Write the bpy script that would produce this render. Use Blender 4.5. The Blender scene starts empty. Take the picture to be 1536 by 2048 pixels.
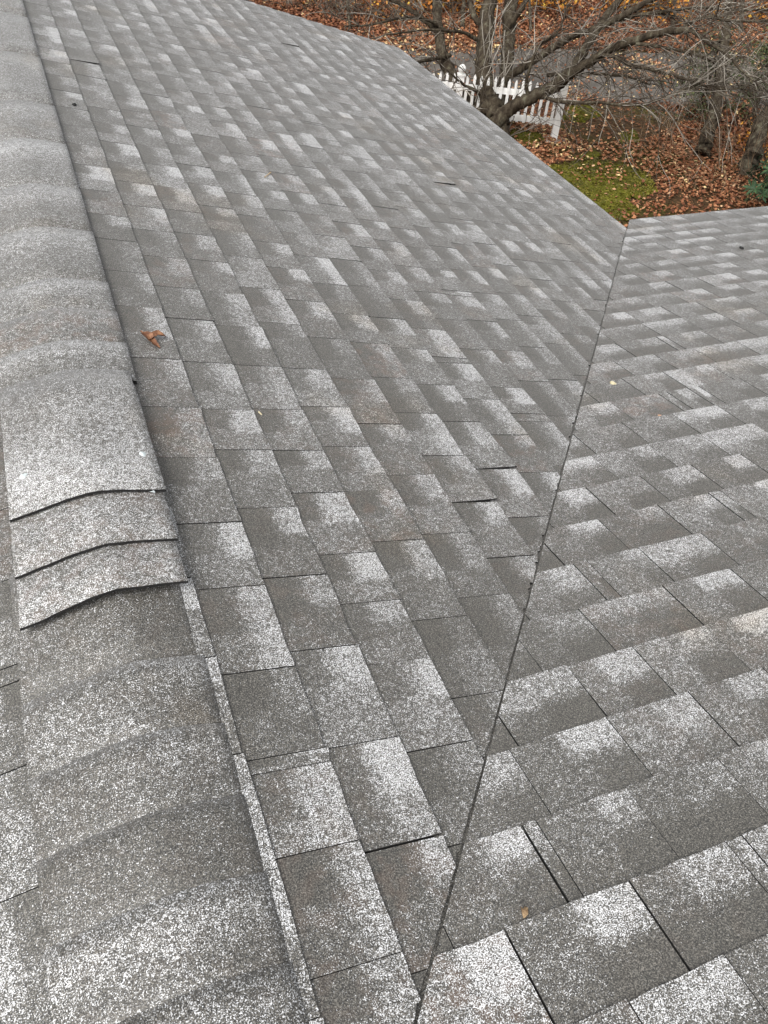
import bpy, math, random
import numpy as np
from mathutils import Vector, Matrix

rnd = random.Random(7)
rng = np.random.default_rng(7)
scene = bpy.context.scene
COL = scene.collection

# ------------------------------------------------------------------ camera
K = 1.14                                   # metres per measuring unit
CAM = np.array([0.0, 0.0, K])
F_PX = 1675.54                             # focal length in pixels of the 1536 px wide photograph
YAW, PITCH, ROLL = 0.4501, 0.75225, 0.11461
fw = np.array([math.sin(YAW) * math.cos(PITCH), math.cos(YAW) * math.cos(PITCH), -math.sin(PITCH)])
r0 = np.array([math.cos(YAW), -math.sin(YAW), 0.0])
u0 = np.cross(r0, fw)
cr, sr = math.cos(ROLL), math.sin(ROLL)
RT = cr * r0 + sr * u0
UP = -sr * r0 + cr * u0
FW = fw
cam_d = bpy.data.cameras.new('camera')
cam = bpy.data.objects.new('camera', cam_d)
COL.objects.link(cam)
cam_d.sensor_fit = 'HORIZONTAL'
cam_d.sensor_width = 36.0
cam_d.lens = 36.0 * F_PX / 1536.0
cam_d.clip_start = 0.05
cam_d.clip_end = 900.0
cam.matrix_world = Matrix(((RT[0], UP[0], -FW[0], CAM[0]), (RT[1], UP[1], -FW[1], CAM[1]),
                           (RT[2], UP[2], -FW[2], CAM[2]), (0, 0, 0, 1)))
scene.camera = cam

# ------------------------------------------------------------------ world, sun, exposure
SUN_EL, SUN_AZ = math.radians(50), math.radians(238)      # azimuth clockwise from +Y
world = bpy.data.worlds.new('World')
scene.world = world
world.use_nodes = True
wn = world.node_tree
bg = wn.nodes['Background']
sky = wn.nodes.new('ShaderNodeTexSky')
sky.sky_type = 'NISHITA'
sky.sun_disc = False
sky.sun_elevation = SUN_EL
sky.sun_rotation = SUN_AZ
sky.air_density = 1.0
sky.dust_density = 4.0
sky.ozone_density = 1.0
hs = wn.nodes.new('ShaderNodeHueSaturation')
hs.inputs['Saturation'].default_value = 0.12
wn.links.new(sky.outputs[0], hs.inputs['Color'])
wn.links.new(hs.outputs[0], bg.inputs['Color'])
bg.inputs['Strength'].default_value = 0.13
sun_d = bpy.data.lights.new('sun', 'SUN')
sun_d.energy = 1.3
sun_d.angle = math.radians(40)
sun_d.color = (1.0, 0.97, 0.93)
sun = bpy.data.objects.new('sun', sun_d)
COL.objects.link(sun)
sdir = Vector((math.sin(SUN_AZ) * math.cos(SUN_EL), math.cos(SUN_AZ) * math.cos(SUN_EL), math.sin(SUN_EL)))
sun.rotation_euler = sdir.to_track_quat('Z', 'Y').to_euler()
sun.location = (0, 0, 20)
vs = scene.view_settings
vs.view_transform = 'Standard'
vs.look = 'None'
vs.gamma = 1.0
vs.use_curve_mapping = False
vs.exposure = 0.88

# ------------------------------------------------------------------ helpers
def ray(px, py):
    return (px - 768) / F_PX * RT - (py - 1024) / F_PX * UP + FW

def at(px, py, depth):
    return CAM + depth * ray(px, py)

def on_z(px, py, z):
    d = ray(px, py)
    return CAM + (z - CAM[2]) / d[2] * d

def project(P):
    q = np.asarray(P, float) - CAM
    w = q @ FW
    return 768 + F_PX * (q @ RT) / w, 1024 - F_PX * (q @ UP) / w, w

def tag(o, label=None, cat=None, group=None, kind=None):
    if label: o['label'] = label
    if cat: o['category'] = cat
    if group: o['group'] = group
    if kind: o['kind'] = kind
    return o

def empty(name, loc=(0, 0, 0), parent=None):
    o = bpy.data.objects.new(name, None)
    COL.objects.link(o)
    o.location = loc
    o.empty_display_size = 0.1
    if parent: o.parent = parent
    return o

def link(name, me, mat=None, parent=None):
    if mat and not me.materials: me.materials.append(mat)
    o = bpy.data.objects.new(name, me)
    COL.objects.link(o)
    if parent: o.parent = parent
    return o

def mesh(name, V, Fc, smooth=False):
    me = bpy.data.meshes.new(name)
    me.from_pydata([tuple(map(float, v)) for v in V], [], Fc)
    if smooth:
        me.polygons.foreach_set('use_smooth', [True] * len(me.polygons))
    me.update()
    return me

def mesh_np(name, V, T, smooth=False):
    """V (n,3), T (m,k) with k = 3 or 4"""
    V = np.ascontiguousarray(V, np.float32); T = np.ascontiguousarray(T, np.int32)
    me = bpy.data.meshes.new(name)
    m, k = T.shape
    me.vertices.add(len(V)); me.loops.add(m * k); me.polygons.add(m)
    me.vertices.foreach_set('co', V.ravel())
    me.loops.foreach_set('vertex_index', T.ravel())
    me.polygons.foreach_set('loop_start', np.arange(m, dtype=np.int32) * k)
    if smooth:
        me.polygons.foreach_set('use_smooth', np.ones(m, bool))
    me.update(calc_edges=True)
    me.validate()
    return me

class Bag:
    """collects polygons of one mesh"""
    def __init__(s): s.V = []; s.F = []
    def add(s, V, Fc):
        n = len(s.V); s.V += [tuple(map(float, v)) for v in V]; s.F += [tuple(i + n for i in f) for f in Fc]
    def box(s, c, size, ax=None):
        ax = np.eye(3) if ax is None else np.asarray(ax, float)
        h = np.asarray(size, float) / 2
        P = [np.asarray(c) + ax.T @ (h * np.array(k)) for k in
             ((-1, -1, -1), (1, -1, -1), (1, 1, -1), (-1, 1, -1), (-1, -1, 1), (1, -1, 1), (1, 1, 1), (-1, 1, 1))]
        s.add(P, [(0, 3, 2, 1), (4, 5, 6, 7), (0, 1, 5, 4), (1, 2, 6, 5), (2, 3, 7, 6), (3, 0, 4, 7)])
    def build(s, name, mat, parent=None, smooth=False):
        return link(name, mesh(name, s.V, s.F, smooth), mat, parent)

def tube_np(P, R, sides=6, wob=0.0):
    """ring vertices and quads of one tapered tube"""
    P = np.asarray(P, float); R = np.asarray(R, float); n = len(P)
    T = np.gradient(P, axis=0); T /= np.linalg.norm(T, axis=1)[:, None] + 1e-9
    ref = np.array([0.31, 0.17, 0.93]) if abs(T[0] @ np.array([0.31, 0.17, 0.93])) < 0.9 else np.array([1.0, 0, 0])
    N = np.cross(T, ref); N /= np.linalg.norm(N, axis=1)[:, None] + 1e-9
    Bn = np.cross(T, N)
    a = np.arange(sides) * 2 * math.pi / sides
    rr = R[:, None] * (1 + (rng.normal(0, wob, (n, sides)) if wob else 0))
    V = P[:, None, :] + rr[..., None] * (np.cos(a)[None, :, None] * N[:, None, :] + np.sin(a)[None, :, None] * Bn[:, None, :])
    i = np.arange(n - 1)[:, None] * sides; j = np.arange(sides)[None, :]; j2 = (j + 1) % sides
    Q = np.stack([i + j, i + j2, i + sides + j2, i + sides + j], -1).reshape(-1, 4)
    return V.reshape(-1, 3), Q

class Tubes:
    def __init__(s): s.V = []; s.Q = []; s.n = 0
    def add(s, P, R, sides=5, wob=0.0):
        V, Q = tube_np(P, R, sides, wob); s.V.append(V); s.Q.append(Q + s.n); s.n += len(V)
    def build(s, name, mat, parent=None):
        return link(name, mesh_np(name, np.concatenate(s.V), np.concatenate(s.Q), True), mat, parent)

def smooth_line(P, n):
    """Catmull-Rom resampling of a polyline (any dimension)"""
    P = np.asarray(P, float)
    Q = np.vstack([2 * P[0] - P[1], P, 2 * P[-1] - P[-2]])
    t = np.linspace(0, len(P) - 1 - 1e-6, n); i = t.astype(int); t = (t - i)[:, None]
    a, b, c, d = Q[i], Q[i + 1], Q[i + 2], Q[i + 3]
    return 0.5 * (2 * b + (c - a) * t + (2 * a - 5 * b + 4 * c - d) * t ** 2 + (3 * b - a - 3 * c + d) * t ** 3)

# ------------------------------------------------------------------ materials
class NT:
    def __init__(s, name):
        s.m = bpy.data.materials.new(name); s.m.use_nodes = True
        s.t = s.m.node_tree; s.b = s.t.nodes['Principled BSDF']
    def n(s, typ, **kw):
        o = s.t.nodes.new('ShaderNode' + typ)
        for k, v in kw.items(): setattr(o, k, v)
        return o
    def put(s, sock, v):
        if isinstance(v, bpy.types.NodeSocket): s.t.links.new(v, sock)
        elif v is not None: sock.default_value = v
    def math(s, op, a, b=None, c=None, clamp=False):
        o = s.n('Math', operation=op, use_clamp=clamp)
        for i, v in enumerate((a, b, c)):
            if v is not None: s.put(o.inputs[i], v)
        return o.outputs[0]
    def step(s, x, lo, hi):
        o = s.n('MapRange', interpolation_type='SMOOTHSTEP')
        s.put(o.inputs[0], x); s.put(o.inputs[1], lo); s.put(o.inputs[2], hi)
        return o.outputs[0]
    def noise(s, scale, detail=2.0, rough=0.5, vec=None, dim='3D', dist=0.0):
        o = s.n('TexNoise', noise_dimensions=dim)
        o.inputs['Scale'].default_value = scale; o.inputs['Detail'].default_value = detail
        o.inputs['Roughness'].default_value = rough; o.inputs['Distortion'].default_value = dist
        s.put(o.inputs['Vector'], vec if vec is not None else s.pos())
        return o.outputs['Fac']
    def pos(s):
        if not hasattr(s, '_p'): s._p = s.n('NewGeometry').outputs['Position']
        return s._p
    def mix(s, f, a, b, mode='MIX'):
        o = s.n('Mix', data_type='RGBA', blend_type=mode)
        s.put(o.inputs[0], f)
        s.put(o.inputs[6], a if isinstance(a, bpy.types.NodeSocket) else (*a, 1))
        s.put(o.inputs[7], b if isinstance(b, bpy.types.NodeSocket) else (*b, 1))
        return o.outputs[2]
    def ramp(s, f, stops):
        o = s.n('ValToRGB'); e = o.color_ramp.elements
        while len(e) < len(stops): e.new(0.5)
        for k, (p, c) in zip(e, stops): k.position = p; k.color = (*c, 1)
        s.put(o.inputs[0], f)
        return o.outputs[0]
    def bump(s, h, dist, strength=1.0):
        o = s.n('Bump'); o.inputs['Strength'].default_value = strength; o.inputs['Distance'].default_value = dist
        s.put(o.inputs['Height'], h)
        s.t.links.new(o.outputs[0], s.b.inputs['Normal'])
    def done(s, col, rough=0.8, spec=0.5):
        s.put(s.b.inputs['Base Color'], col if isinstance(col, bpy.types.NodeSocket) else (*col, 1))
        s.put(s.b.inputs['Roughness'], rough)
        s.b.inputs['Specular IOR Level'].default_value = spec
        return s.m

def granule_material():
    g = NT('granule_shingle')
    uv = g.n('UVMap', uv_map='UVMap').outputs[0]
    sx = g.n('SeparateXYZ'); g.put(sx.inputs[0], uv)
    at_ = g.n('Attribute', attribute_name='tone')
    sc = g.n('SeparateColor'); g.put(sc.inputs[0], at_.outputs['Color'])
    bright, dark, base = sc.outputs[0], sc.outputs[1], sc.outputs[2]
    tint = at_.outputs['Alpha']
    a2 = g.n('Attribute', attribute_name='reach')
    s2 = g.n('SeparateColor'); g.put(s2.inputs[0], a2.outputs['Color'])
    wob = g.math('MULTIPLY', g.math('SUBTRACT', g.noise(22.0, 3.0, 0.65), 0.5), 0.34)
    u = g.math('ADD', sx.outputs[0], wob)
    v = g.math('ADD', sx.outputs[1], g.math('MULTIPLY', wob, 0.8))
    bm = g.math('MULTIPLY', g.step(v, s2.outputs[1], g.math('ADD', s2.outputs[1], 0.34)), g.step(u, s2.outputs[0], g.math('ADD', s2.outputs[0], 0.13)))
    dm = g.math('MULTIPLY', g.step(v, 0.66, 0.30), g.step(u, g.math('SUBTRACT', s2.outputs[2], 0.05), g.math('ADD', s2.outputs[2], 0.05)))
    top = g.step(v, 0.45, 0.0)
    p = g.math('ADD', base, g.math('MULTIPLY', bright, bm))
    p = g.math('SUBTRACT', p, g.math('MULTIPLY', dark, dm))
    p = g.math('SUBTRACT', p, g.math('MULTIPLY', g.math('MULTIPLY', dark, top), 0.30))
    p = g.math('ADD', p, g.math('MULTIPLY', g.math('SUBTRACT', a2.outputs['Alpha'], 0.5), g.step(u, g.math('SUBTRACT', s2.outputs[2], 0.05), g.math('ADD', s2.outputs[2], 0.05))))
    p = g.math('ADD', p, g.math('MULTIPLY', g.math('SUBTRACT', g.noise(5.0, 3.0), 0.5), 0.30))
    for vs_, va_ in ((150.0, 0.26), (290.0, 0.22)):
        vo = g.n('TexVoronoi'); vo.inputs['Scale'].default_value = vs_; g.put(vo.inputs['Vector'], g.pos())
        sv = g.n('SeparateColor'); g.put(sv.inputs[0], vo.outputs['Color'])
        p = g.math('ADD', p, g.math('MULTIPLY', g.math('SUBTRACT', sv.outputs[0], 0.5), va_))
    n1 = g.noise(540.0, 1.5, 0.6)
    p = g.math('MINIMUM', p, 0.60)
    T = g.math('ADD', 0.5, g.math('MULTIPLY', g.math('SUBTRACT', 0.5, p), 0.36))
    lo = g.math('SUBTRACT', T, 0.05); hi = g.math('ADD', T, 0.10)
    w = g.step(n1, lo, hi)
    n2 = g.noise(460.0, 1.0)
    n3 = g.noise(620.0, 0.0)
    dk = g.ramp(n2, [(0.30, (0.016, 0.0155, 0.014)), (0.47, (0.054, 0.051, 0.044)), (0.60, (0.112, 0.105, 0.091)), (0.75, (0.21, 0.197, 0.172))])
    dk = g.mix(g.math('MULTIPLY', tint, g.step(g.noise(30.0, 3.0), 0.42, 0.66)), dk, (0.155, 0.095, 0.066))
    lt = g.ramp(n3, [(0.28, (0.33, 0.325, 0.31)), (0.5, (0.62, 0.62, 0.62)), (0.72, (0.84, 0.855, 0.885))])
    col = g.mix(w, dk, lt)
    stain = g.math('MULTIPLY', g.step(g.noise(1.9, 4.0, 0.65), 0.54, 0.72), 0.75)
    col = g.mix(stain, col, g.mix(1.0, col, (1.0, 0.90, 0.76), 'MULTIPLY'))
    g.bump(g.math('ADD', n1, g.math('MULTIPLY', n2, 0.5)), 0.0020, 0.6)
    g.b.inputs['Sheen Weight'].default_value = 0.17
    g.b.inputs['Sheen Roughness'].default_value = 0.35
    return g.done(col, 0.55, 0.65)
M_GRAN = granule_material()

def simple(name, stops, scale, detail=4, rough=0.8, spec=0.3, bump=0.0, vec_scale=None, bscale=None, lo=0.3, hi=0.7):
    g = NT(name)
    vec = None
    if vec_scale:
        mp = g.n('Mapping'); mp.inputs['Scale'].default_value = vec_scale
        g.put(mp.inputs[0], g.pos()); vec = mp.outputs[0]
    n = g.noise(scale, detail, 0.6, vec)
    k = len(stops)
    col = g.ramp(n, [(lo + (hi - lo) * i / max(1, k - 1), c) for i, c in enumerate(stops)])
    if bump: g.bump(g.noise(bscale or scale * 2, 3, 0.6, vec), bump, 1.0)
    return g.done(col, rough, spec)

M_DECK = simple('asphalt_underlay', [(0.012, 0.012, 0.012), (0.022, 0.021, 0.02)], 40, rough=0.95, spec=0.1)
M_EDGE = simple('asphalt_mat_edge', [(0.015, 0.015, 0.015), (0.03, 0.029, 0.028)], 90, rough=0.9, spec=0.2)
M_SEAL = simple('sealant', [(0.42, 0.48, 0.49), (0.66, 0.70, 0.70)], 160, rough=0.35, spec=0.5, bump=0.002)
M_PAINT = simple('white_paint', [(0.62, 0.61, 0.57), (0.80, 0.79, 0.76), (0.84, 0.83, 0.81)], 7, rough=0.5, spec=0.4, lo=0.25)
M_WALL = simple('siding_paint', [(0.42, 0.41, 0.38), (0.5, 0.49, 0.46)], 3)
M_DRIVE = simple('driveway_asphalt', [(0.060, 0.053, 0.045), (0.100, 0.089, 0.077), (0.14, 0.125, 0.108)], 2.2, 7, rough=0.85, bump=0.006, bscale=60)
M_BARK = simple('bark', [(0.014, 0.010, 0.007), (0.036, 0.027, 0.018), (0.062, 0.050, 0.034), (0.12, 0.112, 0.078)], 14, 6, rough=0.9, spec=0.15, bump=0.03, vec_scale=(1, 1, 0.35), bscale=26)
M_TWIG = simple('twig_bark', [(0.030, 0.022, 0.015), (0.075, 0.060, 0.044), (0.22, 0.195, 0.16)], 2.6, 4, rough=0.8, spec=0.2, lo=0.32, hi=0.68)
M_TWIG2 = simple('pale_twig_bark', [(0.15, 0.13, 0.105), (0.38, 0.35, 0.30)], 2.6, 4, rough=0.8, spec=0.2)
M_BRUSH = simple('brush_stems', [(0.10, 0.06, 0.035), (0.22, 0.15, 0.09), (0.34, 0.26, 0.18)], 3, 4)

def leaf_material(name, stops, scale=9.0):
    g = NT(name)
    rn = g.n('Attribute', attribute_name='shade').outputs['Fac']
    col = g.ramp(rn, stops)
    n = g.noise(scale * 4, 3)
    col = g.mix(0.35, col, g.ramp(n, [(0.3, (0.5, 0.45, 0.42)), (0.7, (1.1, 1.05, 1.0))]), 'MULTIPLY')
    return g.done(col, 0.6, 0.3)
M_LEAF = leaf_material('fallen_leaves', [(0.0, (0.045, 0.014, 0.007)), (0.20, (0.11, 0.036, 0.015)), (0.45, (0.20, 0.074, 0.032)), (0.70, (0.33, 0.145, 0.066)),
                                         (0.88, (0.42, 0.22, 0.115)), (0.96, (0.58, 0.38, 0.22)), (1.0, (0.68, 0.52, 0.26))])
M_ORANGE = leaf_material('orange_foliage', [(0.0, (0.14, 0.045, 0.010)), (0.4, (0.35, 0.12, 0.015)), (0.75, (0.52, 0.24, 0.03)), (1.0, (0.62, 0.42, 0.06))])
M_GREEN = leaf_material('evergreen_leaves', [(0.0, (0.008, 0.022, 0.008)), (0.5, (0.022, 0.054, 0.019)), (1.0, (0.055, 0.105, 0.042))])
M_NEEDLE = leaf_material('needles', [(0.0, (0.020, 0.034, 0.011)), (0.5, (0.058, 0.082, 0.026)), (1.0, (0.13, 0.15, 0.055))])
M_MOSS = leaf_material('moss_tufts', [(0.0, (0.042, 0.037, 0.005)), (0.5, (0.100, 0.088, 0.009)), (1.0, (0.170, 0.148, 0.018))])
M_MOSSBASE = simple('moss_ground', [(0.035, 0.034, 0.008), (0.085, 0.085, 0.010), (0.12, 0.12, 0.014)], 3.0, 6, rough=0.95, spec=0.1, bump=0.02, bscale=30)

def ground_material():
    g = NT('leafy_soil')
    n = g.noise(0.8, 5, 0.6); f = g.noise(14.0, 4, 0.65)
    soil = g.ramp(f, [(0.3, (0.022, 0.014, 0.008)), (0.5, (0.060, 0.036, 0.018)), (0.7, (0.13, 0.072, 0.034))])
    olive = g.ramp(f, [(0.3, (0.028, 0.024, 0.008)), (0.55, (0.062, 0.054, 0.015)), (0.75, (0.11, 0.095, 0.028))])
    return (g.bump(f, 0.03), g.done(g.mix(g.step(n, 0.47, 0.62), soil, olive), 0.95, 0.1))[1]
M_GROUND = ground_material()

# ------------------------------------------------------------------ the ground
ZG = -3.5
xs = np.concatenate([[-400, -120, -40, -10], np.linspace(-2, 30, 65), [60, 150, 400]])
ys = np.concatenate([[-400, -120, -40, -10], np.linspace(0, 32, 65), [60, 150, 400]])
GX, GY = np.meshgrid(xs, ys, indexing='ij')
GZ = np.full(GX.shape, ZG)
nx, ny = GX.shape
ii = (np.arange(nx - 1)[:, None] * ny + np.arange(ny - 1)[None, :])
gq = np.stack([ii, ii + ny, ii + ny + 1, ii + 1], -1).reshape(-1, 4)
tag(link('ground', mesh_np('ground', np.stack([GX, GY, GZ], -1).reshape(-1, 3), gq), M_GROUND), kind='structure')

# driveway: an old strip of asphalt behind the fence
near = [(-30, 16.6), (2, 15.2), (6, 14.55), (9.2, 13.65), (11, 13.15), (13, 12.75), (16, 12.4), (40, 12.2)]
far_ = [(40, 16.3), (16, 16.0), (13, 16.15), (10.7, 16.55), (7.5, 17.1), (4, 17.8), (-30, 20.5)]
pts = [np.array(q, float) for q in near + far_]
poly = []
for i, q in enumerate(pts):
    q2 = pts[(i + 1) % len(pts)]
    m = max(1, int(np.linalg.norm(q2 - q) / 0.45)) if abs(q[0]) < 30 and abs(q2[0]) < 30 else 1
    for k in range(m):
        t = q + (q2 - q) * k / m
        poly.append(t + rng.normal(0, 0.06, 2) * (m > 1))
Vd = [(q[0], q[1], ZG + 0.008) for q in poly]
tag(link('driveway', mesh('driveway', Vd, [tuple(range(len(Vd)))]), M_DRIVE), kind='structure')
def in_poly(X, Y, P):
    ins = np.zeros(X.shape, bool); n = len(P)
    for i in range(n):
        x1, y1 = P[i]; x2, y2 = P[(i + 1) % n]
        c = ((y1 > Y) != (y2 > Y)) & (X < (x2 - x1) * (Y - y1) / (y2 - y1 + 1e-12) + x1)
        ins ^= c
    return ins
drive_poly = [tuple(q) for q in pts]

# moss patches (outlines traced on the lawn)
moss_px = [[(1080, 348), (1110, 330), (1185, 318), (1245, 328), (1300, 352), (1312, 380), (1290, 402), (1262, 395), (1250, 405), (1280, 425), (1255, 445), (1200, 440), (1120, 390)],
           [(1025, 262), (1075, 268), (1092, 282), (1050, 290), (1010, 282)],
           [(1150, 318), (1185, 300), (1205, 312), (1190, 322)],
           [(1135, 215), (1185, 212), (1205, 232), (1165, 246), (1128, 240)],
           [(1240, 268), (1270, 262), (1280, 285), (1245, 290)]]
moss_polys = [[tuple(on_z(px, py, ZG)[:2]) for px, py in q] for q in moss_px]
def blob_noise(X, Y, s, seed):
    r = np.random.default_rng(seed); out = np.zeros(X.shape)
    for k in range(14):
        a = r.uniform(0, 2 * math.pi); fq = s * r.uniform(0.5, 2.2)
        out += np.sin((X * math.cos(a) + Y * math.sin(a)) * fq + r.uniform(0, 6.28))
    return out / 3.74
moss_tuft_V, moss_tuft_T, moss_sh = [], [], []
mb = Bag()
for mp in moss_polys:
    P = np.array(mp); c = P.mean(0)
    R = []
    for i in range(len(P)):
        for t in (0, 0.25, 0.5, 0.75):
            q = P[i] * (1 - t) + P[(i + 1) % len(P)] * t
            R.append(q + rng.normal(0, 0.035, 2))
    n0 = len(R)
    mb.add([(c[0], c[1], ZG + 0.03)] + [(q[0] * .9 + c[0] * .1, q[1] * .9 + c[1] * .1, ZG + 0.024) for q in R] + [(q[0], q[1], ZG + 0.003) for q in R],
           [(0, 1 + i, 1 + (i + 1) % n0) for i in range(n0)] +
           [(1 + i, 1 + n0 + i, 1 + n0 + (i + 1) % n0, 1 + (i + 1) % n0) for i in range(n0)])
mo = tag(mb.build('moss', M_MOSSBASE), 'bright green moss patch on the lawn among fallen leaves', None, None, 'stuff')

def leaf_cloud(name, P, size, shade, mat, normal_tilt=0.6, curl=0.25, aspect=0.62, parent=None, up=None):
    """one mesh of small folded pointed leaves: P (n,3), size (n,)"""
    n = len(P)
    az = rng.uniform(0, 2 * math.pi, n)
    if up is None:
        N = np.stack([rng.normal(0, normal_tilt, n), rng.normal(0, normal_tilt, n), np.ones(n)], 1)
    else:
        N = up + rng.normal(0, normal_tilt, (n, 3))
    N /= np.linalg.norm(N, axis=1)[:, None]
    A0 = np.stack([np.cos(az), np.sin(az), np.zeros(n)], 1)
    L = A0 - (A0 * N).sum(1)[:, None] * N; L /= np.linalg.norm(L, axis=1)[:, None] + 1e-9
    W = np.cross(N, L)
    cu = rng.uniform(-0.3, 1, n) * curl
    s = size[:, None]
    def v(l, w, h): return P + s * (l * L + w * aspect * W) + s * (h * cu[:, None]) * N
    V = np.stack([v(-.5, 0, .5), v(-.08, .5, .75), v(0.0, 0, 0), v(-.1, -.5, .6), v(.5, .05, .9), v(.22, .3, .6), v(.22, -.3, .55)], 1)
    base = np.arange(n)[:, None] * 7
    T = np.concatenate([base + np.array(t) for t in ((0, 2, 1), (0, 3, 2), (1, 2, 5), (3, 6, 2), (2, 4, 5), (2, 6, 4))])
    me = mesh_np(name, V.reshape(-1, 3), T)
    a = me.attributes.new('shade', 'FLOAT', 'POINT')
    a.data.foreach_set('value', np.repeat(shade, 7).astype(np.float32))
    return link(name, me, mat, parent)

# fallen leaves over the lawn and the wood's floor
N = 620000
LX = rng.uniform(2.5, 27, N); LY = rng.uniform(6.5, 29, N)
q_ = np.stack([LX, LY, np.full(N, ZG)], 1) - CAM
w_ = q_ @ FW; px_ = 768 + F_PX * (q_ @ RT) / w_; py_ = 1024 - F_PX * (q_ @ UP) / w_
keep = (px_ > 250) & (px_ < 1850) & (py_ > -190) & (py_ < 640)      # the part of the lawn seen past the roof, with a margin
LX, LY = LX[keep], LY[keep]
dens = np.clip(0.95 + 0.4 * blob_noise(LX, LY, 1.3, 3), 0.35, 1.0)
on_moss = np.zeros(LX.shape, bool)
for mp in moss_polys: on_moss |= in_poly(LX, LY, mp)
on_drive = in_poly(LX, LY, drive_poly)
mud = in_poly(LX, LY, [tuple(on_z(px, py, ZG)[:2]) for px, py in ((1115, 205), (1290, 212), (1390, 240), (1290, 282), (1180, 290), (1100, 250))])
dens = np.where(mud, dens * 0.12, dens)
dens = np.where(on_moss, 0.035 + 0.12 * (blob_noise(LX, LY, 2.5, 5) > 0.6), dens)
dens = np.where(on_drive, 0.06 + 0.35 * (blob_noise(LX, LY, 1.1, 9) > 0.6), dens)
dens = np.where(LY > 16.9 - 0.03 * LX, np.maximum(dens, 0.75), dens)
k = rng.random(len(LX)) < dens
LX, LY, on_moss, on_drive = LX[k], LY[k], on_moss[k], on_drive[k]
far_side = LY > 16.6
n = len(LX)
size = rng.uniform(0.030, 0.078, n) * np.where(far_side, 1.25, 1.0)
sh = np.clip(rng.beta(2.2, 2.6, n) + 0.10 * blob_noise(LX, LY, 0.9, 11), 0, 1)
sh = np.where((on_drive & (rng.random(n) < 0.6)) | (far_side & (rng.random(n) < 0.10)), np.clip(sh + 0.38, 0, 1), sh)
sh = np.where(on_moss, np.clip(sh + 0.08, 0, 1), sh)
LZ = ZG + 0.014 + rng.random(n) ** 2 * 0.05 + 0.02 * on_moss
tag(leaf_cloud('fallen_leaves', np.stack([LX, LY, LZ], 1), size, sh, M_LEAF, 0.45, 0.5), 'brown fallen leaves covering the lawn and driveway', None, None, 'stuff')
# moss tufts
MV = []
for mp in moss_polys:
    P = np.array(mp); lo, hi = P.min(0), P.max(0)
    m = int(1500 * (hi - lo).prod())
    X, Y = rng.uniform(lo[0], hi[0], m), rng.uniform(lo[1], hi[1], m)
    g = in_poly(X, Y, mp) & (blob_noise(X, Y, 3.0, 21) > -0.9)
    MV.append(np.stack([X[g], Y[g], np.full(g.sum(), ZG + 0.028)], 1))
MV = np.concatenate(MV)
tag(leaf_cloud('moss_tufts', MV, rng.uniform(0.02, 0.05, len(MV)), np.clip(rng.normal(0.5, 0.2, len(MV)) + 0.25 * blob_noise(MV[:, 0], MV[:, 1], 2.2, 8), 0, 1), M_MOSS, 1.2, 0.4),
    'short moss and grass tufts in the green lawn patch', None, None, 'stuff')

# ------------------------------------------------------------------ the house: roof slopes of asphalt shingles
TA, TB = math.tan(0.2515), math.tan(0.20992)
CA, CB = math.cos(0.2515), math.cos(0.20992)
EXA, EXB = 0.1176 * K, 0.1258 * K          # exposures down the slopes
S_EAVE = 2.715 * K                          # main slope length
Y_RAKE0, Y_RAKE1 = 6.24 * K, 6.06 * K       # the far gable edge
ZB0 = (1 - 1.00888) * K                     # lower slope: z = ZB0 - TB * y
T_EAVE = 3.345 * K                          # lower slope length to its eave
THK = 0.0046
house = empty('house', (0, 0, ZG))
tag(house, 'house seen from its own roof of weathered grey asphalt shingles, a valley between two slopes', 'house')
HOFF = np.array([0, 0, -ZG])                # children are given in world numbers
def child_of_house(o, parent):
    o.parent = parent
    return o
slope_main = empty('roof_slope', (0, 0, -ZG), house)
slope_low = empty('roof_slope', (0, 0, -ZG), house)
slope_left = empty('roof_slope', (0, 0, -ZG), house)
slope_main['label'] = 'long main roof slope falling away right of the ridge'
slope_low['label'] = 'lower roof slope right of the valley line'
slope_left['label'] = 'sliver of roof slope left of the ridge cap'

def valley_y(x):        # plan: where both slopes have the same height
    return (TA * x + ZB0) / TB

class Slope:
    """maps (t down the slope, e along the course, h off the deck) to the world"""
    def __init__(s, kind): s.k = kind
    def P(s, t, e, h):
        if s.k == 'A': return np.array([t * CA + h * math.sin(0.2515), e, -t * CA * TA + h * CA])
        if s.k == 'L': return np.array([-t * CA - h * math.sin(0.2515), e, -t * CA * TA + h * CA])
        return np.array([e, t * CB + h * math.sin(0.20992), ZB0 - t * CB * TB + h * CB])
SA_, SB_, SL_ = Slope('A'), Slope('B'), Slope('L')

def clip(poly, f):
    """keep the part of a polygon of (t,e) points with f >= 0"""
    out = []
    for i in range(len(poly)):
        a, b = poly[i], poly[(i + 1) % len(poly)]
        fa, fb = f(a), f(b)
        if fa >= 0: out.append(a)
        if (fa >= 0) != (fb >= 0):
            q = fa / (fa - fb); out.append((a[0] + (b[0] - a[0]) * q, a[1] + (b[1] - a[1]) * q))
    return out

def valley_A(gap):      # A lies beyond the valley line (larger y)
    def f(q):
        x = q[0] * CA
        return (q[1] - valley_y(x)) * 0.70 + gap
    return f
def valley_B(gap):
    def f(q):
        y = q[0] * CB
        return (valley_y(q[1]) - y) * 0.70 - gap
    return f

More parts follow.
